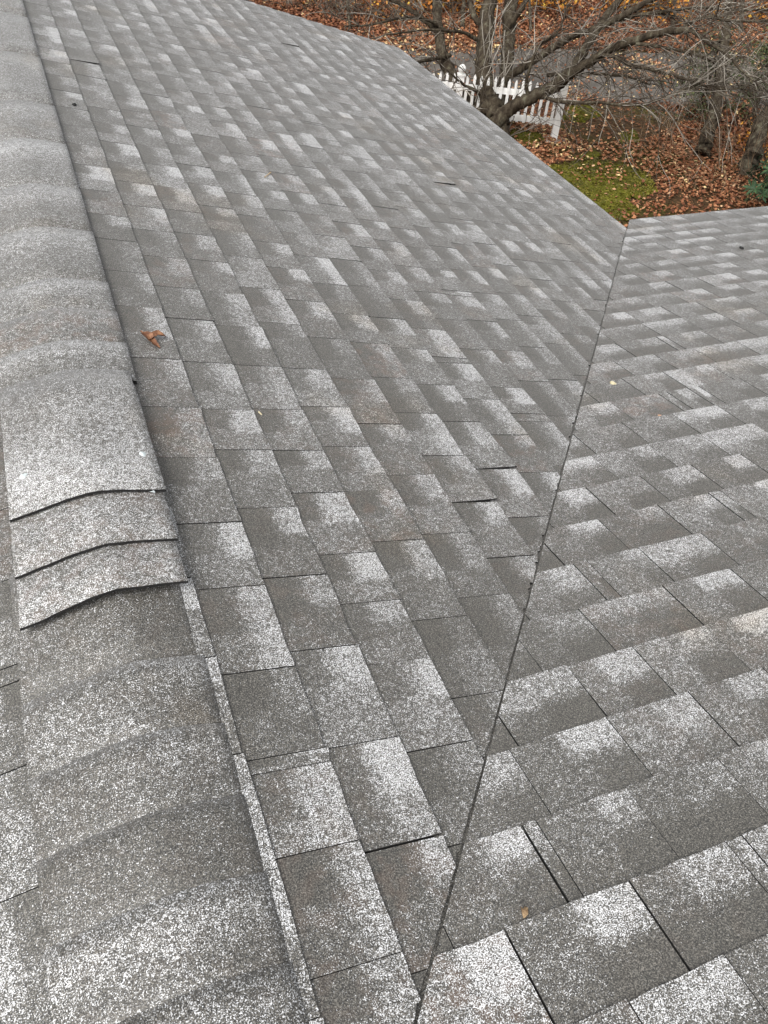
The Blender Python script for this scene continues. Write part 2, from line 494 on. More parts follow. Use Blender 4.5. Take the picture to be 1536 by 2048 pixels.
def courses(offset, ex, measured, n0, n1, e0, e1, tab, jit):
    """joint positions for each course"""
    res = {}
    ph = rnd.uniform(0, tab)
    for k in range(n0, n1):
        ph += rnd.gauss(0, tab * 0.16)
        J = sorted(measured.get(k, []))
        if J:
            out = [J[0]]
            for q in J[1:]:
                m = max(1, round((q - out[-1]) / tab)); a = out[-1]
                for i in range(1, m + 1): out.append(a + (q - a) * i / m)
            ph = out[0]
        else:
            out = [e0 + ((ph - e0) % tab)]
        while out[0] > e0: out.insert(0, out[0] - tab + rnd.gauss(0, jit))
        while out[-1] < e1: out.append(out[-1] + tab + rnd.gauss(0, jit))
        # now and then a narrow sliver where two strips meet
        extra = []
        for q in out[1:-1]:
            if rnd.random() < 0.045: extra.append(q + rnd.uniform(0.022, 0.045) * rnd.choice((-1, 1)))
        res[k] = sorted(out + extra)
    return res

pieces = []             # (slope, verts, faces, uvs, tone, area)
def add_tab(sl, owner, t0, t1, e0, e1, uflip, clips, tone, lift=0.0, tilt=(0, 0), butt_jit=0.0012, rag=None):
    g0 = 0.0005 + abs(rnd.gauss(0, 0.0007)); g1 = 0.0005 + abs(rnd.gauss(0, 0.0007))
    a, b = e0 + g0, e1 - g1
    if b - a < 0.006: return
    te = t0 - 0.012
    nseg = 4
    skew = rnd.gauss(0, 0.0012)
    poly = [(te, a), (te, b)]
    low = [(t1 + rnd.gauss(0, butt_jit) + skew * (1 - 2 * i / nseg), b + (a - b) * i / nseg) for i in range(nseg + 1)]
    poly += low
    for f in clips:
        if len(poly) >= 3: poly = clip(poly, f)
    if len(poly) < 3: return
    if rag is not None:
        vf = clips[0]; fine = []
        for i in range(len(poly)):
            a_, b_ = poly[i], poly[(i + 1) % len(poly)]
            fine.append(a_)
            if abs(vf(a_)) < 1e-5 and abs(vf(b_)) < 1e-5:
                m = int(math.hypot(a_[0] - b_[0], a_[1] - b_[1]) / 0.011)
                for k_ in range(1, m):
                    q_ = k_ / m; j_ = abs(rnd.gauss(0, rag)) + (rnd.uniform(.004, .010) if rnd.random() < .07 else 0)
                    fine.append((a_[0] + (b_[0] - a_[0]) * q_, a_[1] + (b_[1] - a_[1]) * q_ + j_))
        poly = fine
    P = np.array(poly)
    ar = 0.5 * abs(np.sum(P[:, 0] * np.roll(P[:, 1], -1) - P[:, 1] * np.roll(P[:, 0], -1)))
    if ar < 3e-5: return
    V, UV = [], []
    L = t1 - t0
    for t, e in poly:
        v = (t - t0) / L; uu = (e - e0) / (e1 - e0)
        if uflip: uu = 1 - uu
        h = THK + THK * v + max(0, v) * (tilt[0] * (1 - uu) + tilt[1] * uu)
        V.append(sl.P(t, e, h)); UV.append((uu, v))
    for t, e in poly:
        v = (t - t0) / L; uu = (e - e0) / (e1 - e0)
        if uflip: uu = 1 - uu
        h = 0.0003 + THK * v + max(0, v) * (tilt[0] * (1 - uu) + tilt[1] * uu)
        V.append(sl.P(t, e, h)); UV.append((uu, v))
    n = len(poly)
    # outline direction so that the top face looks up
    nrm = np.cross(np.array(V[1]) - V[0], np.array(V[2]) - V[1])
    topf = tuple(range(n)); botf = tuple(range(2 * n - 1, n - 1, -1)); flip = nrm[2] < 0
    Fc = [topf if not flip else topf[::-1], botf if not flip else botf[::-1]]
    for i in range(n):
        j = (i + 1) % n
        q = (i, i + n, j + n, j)
        Fc.append(q if not flip else q[::-1])
    # size in the photograph
    pr = [project(q) for q in V[:n]]
    area = 0.0
    if all(q[2] > 0.1 for q in pr):
        X = np.clip([q[0] for q in pr], 0, 1536); Y = np.clip([q[1] for q in pr], 0, 2048)
        area = 0.5 * abs(np.sum(X * np.roll(Y, -1) - Y * np.roll(X, -1)))
    pieces.append((owner, V, Fc, UV, tone, area, n))

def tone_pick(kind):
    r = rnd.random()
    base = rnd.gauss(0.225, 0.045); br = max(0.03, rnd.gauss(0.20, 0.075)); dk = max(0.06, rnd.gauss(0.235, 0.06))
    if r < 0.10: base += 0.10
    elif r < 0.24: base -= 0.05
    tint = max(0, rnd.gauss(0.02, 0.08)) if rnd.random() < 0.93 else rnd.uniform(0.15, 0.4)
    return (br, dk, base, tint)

JA = {0: [.15, .30, .444, .563, .585, .732, .904, 1.06, 1.245, 1.41, 1.592, 1.815], 1: [.585, .763, .922, 1.1, 1.274, 1.412, 1.592, 1.782],
      2: [.41, .559, .722, .853, .973, 1.144, 1.279, 1.423, 1.596, 1.77], 3: [.805, 1.003, 1.444, 1.599, 1.81], 4: [.85, 1.021, 1.571], 5: [1.275]}
JB = {-2: [.455, .594], -1: [.365, .546], 0: [.298, .46, .632, .793], 1: [.51, .685, .844], 2: [.529, .691, .826, .982], 3: [.796, .987],
      4: [.865, 1.022, 1.181], 5: [.851, 1.007, 1.166], 6: [1.21]}
JA = {k: [q * K for q in v] for k, v in JA.items()}; JB = {k: [q * K for q in v] for k, v in JB.items()}

def rake_f(q):          # the gable edge leans a little in plan
    y_edge = Y_RAKE0 + (Y_RAKE1 - Y_RAKE0) * q[0] / S_EAVE
    return y_edge - q[1]

nA = 21
cs = courses(0.24, EXA, JA, -1, nA + 1, -0.3, 7.3, 0.168 * K, 0.012)
valley_jit = {}
for kk, J in cs.items():
    t1 = (0.24 + 0.1176 * kk) * K; t0 = t1 - EXA
    for a, b in zip(J, J[1:]):
        if b < valley_y(t0 * CA) - 0.05: continue
        lift = rnd.random()
        tilt = (abs(rnd.gauss(0, 0.0007)), abs(rnd.gauss(0, 0.0007)))
        if lift < 0.014 and kk > 0: tilt = (rnd.uniform(0.005, 0.010), 0.001)
        elif lift < 0.02 and kk > 0: tilt = (0.001, rnd.uniform(0.004, 0.007))
        if kk < 0: tilt = (0, 0)
        rag = rnd.gauss(-0.0044, 0.0007)
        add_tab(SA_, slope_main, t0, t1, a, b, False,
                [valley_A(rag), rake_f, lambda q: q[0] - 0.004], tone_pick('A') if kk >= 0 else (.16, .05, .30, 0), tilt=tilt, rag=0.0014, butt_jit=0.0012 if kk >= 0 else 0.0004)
# lower slope
cs = courses(0.288, EXB, JB, -12, 25, -0.6, 5.6, 0.160 * K, 0.010)
for kk, J in cs.items():
    t1 = (0.288 + 0.1258 * (kk + 1)) * K; t0 = t1 - EXB
    if kk == 24 - 1: t1 = T_EAVE
    if kk >= 24: continue
    for a, b in zip(J, J[1:]):
        tilt = (abs(rnd.gauss(0, 0.0007)), abs(rnd.gauss(0, 0.0007)))
        if rnd.random() < 0.008: tilt = (0.001, rnd.uniform(0.004, 0.008))
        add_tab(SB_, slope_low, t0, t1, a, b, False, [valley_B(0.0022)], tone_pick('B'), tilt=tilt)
# left slope
cs = courses(0.25, EXA, {}, 0, 22, -1.2, 7.3, 0.172 * K, 0.012)
for kk, J in cs.items():
    t1 = (0.245 + 0.1176 * kk) * K; t0 = t1 - EXA
    for a, b in zip(J, J[1:]):
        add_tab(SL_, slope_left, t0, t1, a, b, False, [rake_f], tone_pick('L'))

def face_up(v, q):
    a, b, c = (np.asarray(v[i], float) for i in q[:3])
    n_ = np.cross(b - a, c - b); return n_[2] / (np.linalg.norm(n_) + 1e-12)
def tab_mesh(name, lst):
    V, Fc, UV, TN = [], [], [], []
    for (_, v, f, uv, tone, _, _) in lst:
        o = len(V); V += [tuple(map(float, q)) for q in v]; Fc += [tuple(i + o for i in q) for q in f]
        UV += uv; TN += [tone] * len(v)
    me = bpy.data.meshes.new(name)
    me.from_pydata(V, [], Fc)
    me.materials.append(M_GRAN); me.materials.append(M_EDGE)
    lv = np.zeros(len(me.loops), np.int32); me.loops.foreach_get('vertex_index', lv)
    ul = me.uv_layers.new(name='UVMap')
    ul.data.foreach_set('uv', np.array(UV, np.float32)[lv].ravel())
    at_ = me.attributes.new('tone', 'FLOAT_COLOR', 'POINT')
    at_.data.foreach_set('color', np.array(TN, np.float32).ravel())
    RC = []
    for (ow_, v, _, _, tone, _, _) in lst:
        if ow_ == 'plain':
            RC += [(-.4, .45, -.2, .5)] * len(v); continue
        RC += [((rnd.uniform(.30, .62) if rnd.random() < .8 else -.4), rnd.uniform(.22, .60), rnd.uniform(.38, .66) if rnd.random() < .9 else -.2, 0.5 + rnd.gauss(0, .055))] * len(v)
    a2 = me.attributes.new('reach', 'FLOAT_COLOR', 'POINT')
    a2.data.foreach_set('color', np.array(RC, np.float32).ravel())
    mi = []
    for (_, v, f, _, _, _, _) in lst: mi += [0 if (len(q) > 4 or abs(face_up(v, q)) > 0.6) else 1 for q in f]
    me.polygons.foreach_set('material_index', mi)
    me.update()
    return me

order = sorted(range(len(pieces)), key=lambda i: -pieces[i][5])
single = set(order[:300])
rest = {}
for i, pc in enumerate(pieces):
    if i in single:
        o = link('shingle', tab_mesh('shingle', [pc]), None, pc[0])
    else:
        rest.setdefault(pc[0].name, (pc[0], []))[1].append(pc)
for nm, (ow, lst) in rest.items():
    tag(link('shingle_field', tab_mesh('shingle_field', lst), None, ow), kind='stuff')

# roof boards under the shingles, walls, fascia
def plate(sl, pts, h0, h1):
    n = len(pts)
    V = [sl.P(t, e, h0) for t, e in pts] + [sl.P(t, e, h1) for t, e in pts]
    nrm = np.cross(np.array(V[1]) - V[0], np.array(V[2]) - V[1])
    Fc = [tuple(range(n)), tuple(range(2 * n - 1, n - 1, -1))] + [(i, i + n, (i + 1) % n + n, (i + 1) % n) for i in range(n)]
    if nrm[2] < 0: Fc = [q[::-1] for q in Fc]
    return V, Fc
xe = S_EAVE * CA
ye = valley_y(xe)
def xv(y): return (TB * y - ZB0) / TA
y0v = valley_y(0)
bag = Bag(); bag.add(*plate(SA_, [(0, y0v), (0, Y_RAKE0 - .01), (S_EAVE - .008, Y_RAKE1 - .01), (S_EAVE - .008, valley_y((S_EAVE - .008) * CA))], -0.0008, -0.02)); bag.build('roof_board', M_DECK, slope_main)
te = T_EAVE - .006; tb = -1.5
bag = Bag(); bag.add(*plate(SB_, [(tb, 0.0), (y0v / CB, 0.0), (te, xv(te * CB)), (te, 5.6), (tb, 5.6)], -0.0008, -0.02)); bag.build('roof_board', M_DECK, slope_low)
bag = Bag(); bag.add(*plate(SL_, [(0, -1.5), (0, Y_RAKE0 - .01), (S_EAVE, Y_RAKE1 - .01), (S_EAVE, -1.5)], -0.0008, -0.02)); bag.build('roof_board', M_DECK, slope_left)
# valley lining under the cut
LV_ = []
for q_ in np.linspace(0.0, 1.0, 30):
    x_ = 0.02 + (xe - 0.03) * q_; y_ = valley_y(x_); LV_ += [SA_.P(x_ / CA, y_ + .02, .0012), SA_.P(x_ / CA, y_ - .002, .0012), SB_.P((y_ - .02) / CB, x_, .0012)]
LF_ = []
for i in range(29):
    a = i * 3; LF_ += [(a, a + 3, a + 4, a + 1), (a + 1, a + 4, a + 5, a + 2)]
lin = link('valley_lining', tab_mesh('valley_lining', [(None, LV_, LF_, [(0.2, 0.5)] * len(LV_), (0, 0, 0.02, 0), 0, 0)]), None, slope_main)
zE = -S_EAVE * CA * TA
bag = Bag()
bag.box((xe - 0.06, (ye + Y_RAKE1) / 2 + .1, zE - 0.12), (0.022, Y_RAKE1 - ye - 0.4, 0.15))
yb = T_EAVE * CB
bag.box(((xe + 5.6) / 2 + .1, yb - 0.06, zE - 0.12), (5.6 - xe - .3, 0.022, 0.15))
f = bag.build('fascia', M_PAINT, house); f.location = HOFF
bag = Bag()
zt = zE - 0.05
bag.box((xe - 0.5, (ye + Y_RAKE1) / 2 - .6, (ZG + zt) / 2), (0.16, Y_RAKE1 - ye + .4, zt - ZG))
bag.box(((xe + 5.6) / 2 - .4, yb - 0.5, (ZG + zt) / 2), (5.6 - xe + .8, 0.16, zt - ZG))
wl = bag.build('wall', M_WALL, house); wl.location = HOFF

# ------------------------------------------------------------------ ridge caps
W_CAP = 0.131 * K
U = K
def cap_z(x, hi, low=False):
    if low: return -TA * (math.sqrt(x * x + 0.0016) - 0.040) + hi - 0.007 * min(1.4, abs(x + .02) / .15) ** 4
    # rounded crown over the ridge, following both slopes further out
    return -TA * (math.sqrt(x * x + 0.0016) - 0.012) + hi
def make_cap(y_lo, y_hi, butt_far, h, tone, width=1.0, curl=0.0, edge_lift=0.0, thick=0.006, skew=0.0, rise=0.0055, flat=False, xc=-0.004):
    """one cap shingle between y_lo and y_hi; its butt end is the far or the near one"""
    nu, nv = 14, 4
    top, UV = [], []
    for j in range(nv + 1):
        q = j / nv
        v = q if butt_far else 1 - q
        for i in range(nu + 1):
            c = -1 + 2 * i / nu
            x = xc * U + c * W_CAP * width * (1 + (0.0 if flat else 0.015) * (v - .5))
            y = y_lo + (y_hi - y_lo) * q + skew * c + rnd.gauss(0, 0.0006)
            z = cap_z(x, h + rise * v + edge_lift * max(0, v - .3) * (0.35 + max(0, c)) + curl * v * v * max(0, 0.6 - abs(c)), flat)
            top.append((x, y, z)); UV.append(((i / nu), v))
    n = len(top)
    V = top + [(x, y, z - thick) for x, y, z in top]
    UV = UV + UV
    Fc = []
    w = nu + 1
    for j in range(nv):
        for i in range(nu):
            a = j * w + i
            Fc.append((a, a + 1, a + 1 + w, a + w)); Fc.append((a + n, a + w + n, a + 1 + w + n, a + 1 + n))
    rim = [i for i in range(nu + 1)] + [j * w + nu for j in range(1, nv + 1)] + [nv * w + i for i in range(nu - 1, -1, -1)] + [j * w for j in range(nv - 1, 0, -1)]
    for a, b in zip(rim, rim[1:] + rim[:1]): Fc.append((a, a + n, b + n, b))
    me = tab_mesh('ridge_cap', [(None if flat else 'plain', V, Fc, UV, tone, 0, 0)])
    sm = np.zeros(len(me.polygons), bool); sm[:2 * nu * nv] = True
    me.polygons.foreach_set('use_smooth', sm)
    o = link('ridge_cap', me, None, house)
    o.location = HOFF
    return o
def tn(base, br=0.1, dk=0.08, tint=0.05): return (br, dk, base, tint)
U = K
caps = []
# lower row near the camera: butts point away
low = [(-.30, .07, .30, .15), (.06, .20, .32, .15), (.19, .323, .24, .06), (.31, .43, .36, .20), (.42, .535, .27, .10), (.525, .648, .32, .14), (.638, .768, .36, .20), (.758, 1.02, .27, .0)]
for i, (a, b, base, br) in enumerate(low):
    if i == len(low) - 1:
        make_cap(a * U, b * U, True, 0.0040, tn(base - .05, 0.02, 0.10), width=0.975, thick=0.003, rise=0.0010, flat=True, xc=-.022)
    else:
        make_cap(a * U, b * U, True, 0.0052, tn(base - .09, br * .65, 0.03), width=0.975, thick=0.003, rise=0.0012, flat=True, xc=-.022)
# three pieces whose butts face the camera
capL = make_cap(.889 * U, 1.14 * U, False, 0.0185, tn(.34, 0.05, 0.05, .25), curl=0.012, edge_lift=0.010, skew=0.006, rise=0.013, width=.94, xc=-.014)
make_cap(.990 * U, 1.25 * U, False, 0.0310, tn(.34, 0.04, 0.06, .2), curl=0.004, edge_lift=0.002, skew=0.004, width=.95, xc=-.012)
last = make_cap(1.112 * U, 1.502 * U, False, 0.0300, rise=0.013, tone=tn(.40, 0.06, 0.06), curl=0.005, edge_lift=0.001, width=.96, xc=-.009)
# upper run: butts point away
ups = [1.49, 1.628, 1.764, 1.90, 2.172, 2.441, 2.78, 3.12, 3.65, 4.2, 4.75, 5.3, 5.85, 6.22]
tones = [(.37, .05, 0), (.29, .03, .3), (.38, .06, 0), (.36, .08, 0), (.32, .10, .05), (.36, .10, .0), (.345, .03, .05), (.36, .02, 0), (.35, .03, .05)]
for i in range(len(ups) - 1):
    b_, br_, ti = tones[i] if i < len(tones) else (rnd.uniform(.33, .37), rnd.uniform(.01, .04), rnd.uniform(0, .1))
    make_cap((ups[i] - .008) * U, ups[i + 1] * U, True, 0.0170 if i else 0.018, tn(b_ - .04, br_, 0.05 if i < 5 else 0.015, ti), thick=0.010, rise=0.0010 if i < 5 else 0.0004)
# dabs of sealant over the exposed nails of the closing cap
def dab(px, py, seed):
    r = random.Random(seed)
    d = ray(px, py)
    P = None
    for s in np.linspace(0.6, 3.0, 2400):
        q = CAM + s * d
        zc = cap_z(q[0], 0.0400)
        if q[2] <= zc: P = q; break
    nu, nv = 12, 4
    V = [(P[0], P[1], cap_z(P[0], 0.0432))]
    rad = [r.uniform(0.72, 1.25) for _ in range(nu)]
    for j in range(1, nv + 1):
        for i in range(nu):
            a = 2 * math.pi * i / nu; q = j / nv
            x = P[0] + 0.0080 * q * rad[i] * math.cos(a); y = P[1] + 0.0105 * q * rad[i] * math.sin(a)
            V.append((x, y, cap_z(x, 0.0378) + 0.0042 * math.sqrt(max(0, 1 - q * q)) + 0.001 * (1 - q) + r.gauss(0, .0004)))
    Fc = [(0, 1 + i, 1 + (i + 1) % nu) for i in range(nu)]
    for j in range(nv - 1):
        for i in range(nu):
            a = 1 + j * nu + i; b = 1 + j * nu + (i + 1) % nu
            Fc.append((a, a + nu, b + nu, b))
    link('sealant_dab', mesh('sealant_dab', V, Fc, True), M_SEAL, last)
for i, q in enumerate(((285, 908), (303, 978), (47, 952), (55, 1020))): dab(*q, i)

# ------------------------------------------------------------------ small things lying on the roof
def on_A(px, py, h=0.009):
    d = ray(px, py); t = -K / (d[2] + TA * d[0]); P = CAM + t * d
    return P + np.array([math.sin(.2515), 0, CA]) * h
def on_B(px, py, h=0.009):
    d = ray(px, py); t = (ZB0 - K) / (d[2] + TB * d[1]); P = CAM + t * d
    return P + np.array([0, math.sin(.20992), CB]) * h
M_DRY = simple('dry_leaf_skin', [(0.070, 0.027, 0.014), (0.165, 0.072, 0.036), (0.30, 0.155, 0.08)], 60, 4, rough=0.55, spec=0.4)
def grid_patch(name, PX, H, mat, onf, label, cat):
    """a curled leaf: rows of pixel points with heights above the roof"""
    R, Cn = len(PX), len(PX[0])
    V = [onf(PX[i][j][0], PX[i][j][1], H[i][j]) for i in range(R) for j in range(Cn)]
    P0 = np.mean(V, axis=0)
    nrm = np.array([math.sin(.2515), 0, CA])
    V2 = [v - P0 for v in V] + [v - P0 - nrm * 0.0012 for v in V]
    n = R * Cn; Fc = []
    for i in range(R - 1):
        for j in range(Cn - 1):
            a = i * Cn + j
            Fc += [(a, a + 1, a + Cn + 1, a + Cn), (a + n, a + Cn + n, a + Cn + 1 + n, a + 1 + n)]
    rim = list(range(Cn)) + [i * Cn + Cn - 1 for i in range(1, R)] + [(R - 1) * Cn + j for j in range(Cn - 2, -1, -1)] + [i * Cn for i in range(R - 2, 0, -1)]
    for a, b in zip(rim, rim[1:] + rim[:1]): Fc.append((a, a + n, b + n, b))
    me = mesh(name, V2, Fc, True)
    o = link(name, me, mat); o.location = P0
    return tag(o, label, cat)
def lobe_leaf():
    """one curled leaf: a folded body tapering to a point and a second narrow lobe"""
    nrm = np.array([math.sin(.2515), 0, CA]); V = []; Fc = []
    def strip(spine, halfw, fold, lifts):
        n0 = len(V); m = 10
        S = smooth_line([(x, y, h, w, fo) for (x, y), h, w, fo in zip(spine, lifts, halfw, fold)], m)
        for k_, (x, y, h, w, fo) in enumerate(S):
            t_ = S[min(k_ + 1, m - 1), :2] - S[max(k_ - 1, 0), :2]; t_ /= np.linalg.norm(t_); nn = np.array([-t_[1], t_[0]])
            for q_, up_ in ((-1, 1.0), (-.5, .25), (0, 0), (.5, .35), (1, 1.2)):
                wr = 1 + rnd.gauss(0, .10) * abs(q_)
                V.append(on_A(x + nn[0] * w * q_ * wr, y + nn[1] * w * q_ * wr, 0.0085 + max(0, h) + fo * up_ + rnd.gauss(0, .0006)))
        for a in range(m - 1):
            for b in range(4):
                c = n0 + a * 5 + b; Fc.append((c, c + 1, c + 6, c + 5))
    strip([(280, 680), (290, 684), (300, 691), (309, 698), (319, 704)], [1.0, 6.5, 7.0, 4.5, 0.8], [.001, .007, .009, .006, .001], [.012, .008, .004, .003, .003])
    strip([(296, 687), (304, 684), (313, 682), (321, 683), (330, 683)], [3.0, 6.0, 4.5, 3.0, 0.6], [.002, .006, .006, .004, .001], [.006, .008, .010, .010, .006])
    strip([(283, 681), (281, 678), (278, 677)], [1.2, .8, .6], [.001, .001, .001], [.012, .013, .012])
    P0 = np.mean(V, axis=0); n = len(V)
    V2 = [v - P0 for v in V] + [v - P0 - nrm * 0.0008 for v in V]
    F2 = Fc + [tuple(i_ + n for i_ in f_[::-1]) for f_ in Fc]
    o = link('dry_leaf', mesh('dry_leaf', V2, F2, True), M_DRY); o.location = P0
    return tag(o, 'curled orange brown dry leaf lying on the shingles beside the ridge cap', 'leaf')
lobe_leaf()
M_STRAW = simple('straw', [(0.30, 0.20, 0.10), (0.55, 0.42, 0.24)], 60)
M_PALE = simple('pale_debris', [(0.42, 0.36, 0.22), (0.62, 0.56, 0.38)], 80)
def stick(pxs, r, mat, onf, name, label, cat):
    P = np.array([onf(*q, 0.011 + r) for q in pxs]); c = P.mean(0)
    V, Q = tube_np(smooth_line(P - c, 8), np.full(8, r), 5)
    o = link(name, mesh_np(name, V, Q, True), mat); o.location = c
    return tag(o, label, cat)
stick([(528, 361), (534, 356), (540, 351)], 0.0022, M_STRAW, on_A, 'pine_needle', 'short tan stick lying on the middle of the main roof slope', 'stick')
stick([(515, 832), (521, 838)], 0.0018, M_PALE, on_A, 'straw_bit', 'tiny pale straw on a shingle tab nearer the ridge', 'straw')
def crumb(px, py, onf, r, mat, name, label, cat, flat=0.5, seed=1):
    rr = random.Random(seed)
    P = onf(px, py, r * flat * 0.7 + 0.008)
    V, Fc = [], []
    nu, nv = 9, 6
    for j in range(nv + 1):
        th = math.pi * j / nv
        for i in range(nu):
            a = 2 * math.pi * i / nu; s = r * rr.uniform(0.75, 1.2)
            V.append((s * math.sin(th) * math.cos(a), s * 1.4 * math.sin(th) * math.sin(a), s * flat * math.cos(th)))
    for j in range(nv):
        for i in range(nu):
            a = j * nu + i; b = j * nu + (i + 1) % nu
            Fc.append((a, a + nu, b + nu, b))
    o = link(name, mesh(name, V, Fc, True), mat); o.location = P
    return tag(o, label, cat)
grid_patch('leaf_fragment', [[(1040, 1822), (1044, 1826), (1048, 1824)], [(1043, 1832), (1048, 1833), (1054, 1828)], [(1046, 1842), (1050, 1842), (1055, 1838)]],
           [[.012, .010, .014], [.009, .013, .016], [.007, .009, .012]], simple('seed_husk', [(0.10, 0.055, 0.028), (0.36, 0.26, 0.15)], 220, 2), on_B,
           'small tan leaf fragment on the dark shingle tab at the near end of the valley', 'leaf')
crumb(1226, 772, on_B, 0.010, M_PALE, 'lichen_spot', 'small cream lichen spot on the lower slope beside the valley', 'lichen', 0.16, 3)
crumb(1320, 838, on_B, 0.008, simple('orange_lichen', [(0.42, 0.22, 0.12), (0.55, 0.35, 0.22)], 90), 'lichen_spot', 'small orange lichen spot on the lower slope right of the cream one', 'lichen', 0.14, 4)
crumb(148, 215, on_A, 0.009, M_EDGE, 'seed', 'tiny black seed on the first course beside the far ridge cap', 'seed', 0.5, 5)
crumb(1482, 500, on_B, 0.010, M_EDGE, 'seed', 'tiny black seed near the eave of the lower roof slope', 'seed', 0.5, 6)

# ------------------------------------------------------------------ picket fence
fence_end = np.array([7.98, 11.86]); fence_l = np.array([6.50, 12.50])
fd = (fence_l - fence_end); bay = np.linalg.norm(fd); fd /= bay
fence = empty('picket_fence', (fence_end[0], fence_end[1], ZG))
tag(fence, 'white painted picket fence ending at a post in front of the driveway', 'fence')
ax = np.array([[fd[0], fd[1], 0], [-fd[1], fd[0], 0], [0, 0, 1]])
def fp(s, off, z): return np.array([fd[0] * s - fd[1] * off, fd[1] * s + fd[0] * off, z])
def post(s, h):
    b = Bag(); b.box(fp(s, 0, h / 2), (0.10, 0.10, h), ax); b.box(fp(s, 0, h + .012), (0.125, 0.125, 0.024), ax)
    po = b.build('post', M_PAINT, fence)
    Vv, Fv = [], []
    prof = [(0.03, .024), (0.03, .04), (.052, .06), (.062, .09), (.055, .125), (.03, .15), (.004, .16)]
    for r_, z_ in prof:
        for i in range(12):
            a = i * math.pi / 6; q = fp(s, 0, h + z_); Vv.append((q[0] + r_ * math.cos(a), q[1] + r_ * math.sin(a), q[2]))
    for j in range(len(prof) - 1):
        for i in range(12): Fv.append((j * 12 + i, j * 12 + (i + 1) % 12, (j + 1) * 12 + (i + 1) % 12, (j + 1) * 12 + i))
    link('finial', mesh('finial', Vv, Fv, True), M_PAINT, po)
    # trodden collar of stone dust at the foot
nb = 3
for i in range(nb + 1): post(i * bay, 0.80 if i else 0.88)
for i in range(nb):
    for z in (0.27, 0.64):
        b = Bag(); b.box(fp((i + .5) * bay, 0.0, z), (bay - 0.104, 0.035, 0.085), ax); b.build('rail', M_PAINT, fence)
    npk = 14
    for j in range(npk):
        s = i * bay + 0.05 + (bay - 0.1) * (j + .5) / npk
        w = 0.021; z0, z1 = 0.315, 0.835 + 0.012 * math.sin(j * 1.7)
        V = []
        for off in (-.009 + .027, .009 + .027):
            for ds, z in ((-w, z0 - .1), (w, z0 - .1), (w, z1 - .05), (0.0, z1), (-w, z1 - .05)): V.append(fp(s + ds, off, z))
        Fc = [(0, 1, 2, 3, 4), (9, 8, 7, 6, 5)] + [(q, (q + 1) % 5, (q + 1) % 5 + 5, q + 5)[::-1] for q in range(5)]
        link('picket', mesh('picket', V, Fc), M_PAINT, fence)
b = Bag()
Vb = [(0, 0, .02)] + [(rnd.uniform(.16, .24) * math.cos(a), rnd.uniform(.16, .24) * math.sin(a), .004) for a in np.linspace(0, 6.0, 14)]
b.add(Vb, [(0, 1 + i, 1 + (i + 1) % 14) for i in range(14)])
o = b.build('post_footing', simple('concrete', [(0.36, 0.33, 0.27), (0.5, 0.46, 0.4)], 20), fence)

# ------------------------------------------------------------------ trees
def limb(pts, dep, n=None, r_scale=1.0):
    """pts: (px, py, depth offset, radius in px) -> world polyline, radii"""
    P = smooth_line([q[:4] for q in pts], n or (len(pts) - 1) * 5 + 1)
    W = np.array([at(px, py, dep + dd) for px, py, dd, rr in P]); R = P[:, 3] * (dep + P[:, 2]) / F_PX * r_scale
    return W, np.maximum(R, 0.003)
tb_ = on_z(1000, 292, ZG)
TD = float((tb_ - CAM) @ FW)
tree = empty('bare_tree', tuple(tb_))
tag(tree, 'large bare many stemmed tree with crooked limbs standing behind the main roof eave', 'tree')
limbs = []
def add_limb(name, pts, sides=9, wob=0.03, n=None):
    W, R = limb(pts, TD, n)
    W = W + rng.normal(0, 1, W.shape) * (R[:, None] * 0.10)
    V, Q = tube_np(W - tb_, R, sides, wob)
    link(name, mesh_np(name, V, Q, True), M_BARK, tree)
    limbs.append((W, R))
add_limb('trunk', [(1003, 310, 0, 30), (1000, 290, 0, 24), (999, 262, 0, 21), (995, 240, 0, 24), (984, 222, 0, 24), (976, 199, 0, 18), (970, 165, 0, 17), (966, 130, .05, 17), (970, 70, .15, 16), (979, 0, .3, 14), (990, -120, .6, 12), (1010, -320, 1.2, 8)], 12, 0.05)
add_limb('branch', [(992, 240, .1, 16), (1001, 205, .25, 15), (1010, 160, .4, 13), (1015, 110, .5, 13), (1018, 60, .6, 13), (1022, 20, .7, 14), (1030, -60, .9, 12), (1060, -260, 1.5, 8)], 10, 0.05)
add_limb('branch', [(985, 245, .1, 16), (960, 225, .2, 15), (940, 205, .3, 14), (918, 180, .4, 13), (900, 144, .5, 12), (884, 104, .55, 11), (878, 60, .6, 10), (874, 0, .7, 9), (868, -120, 1.0, 7), (850, -300, 1.5, 4)], 10, 0.06)
add_limb('branch', [(990, 245, -.1, 18), (1010, 226, -.2, 14), (1032, 210, -.3, 12.5), (1060, 196, -.45, 12), (1098, 178, -.6, 12), (1124, 160, -.7, 13), (1146, 138, -.75, 11), (1166, 104, -.7, 9.5), (1186, 72, -.6, 8.5), (1210, 36, -.5, 8), (1240, 0, -.4, 7), (1300, -80, 0, 5)], 10, 0.05)
add_limb('branch', [(1126, 158, -.7, 10), (1150, 142, -.85, 9.5), (1172, 128, -.95, 9), (1200, 112, -1.1, 8.5), (1230, 95, -1.25, 8.5), (1273, 79, -1.5, 8), (1318, 66, -1.7, 7.5), (1362, 60, -1.9, 7), (1385, 62, -2.0, 4.5), (1408, 80, -2.1, 3.5), (1450, 106, -2.3, 3), (1484, 142, -2.4, 2.4), (1508, 162, -2.5, 1.6)], 8, 0.06)
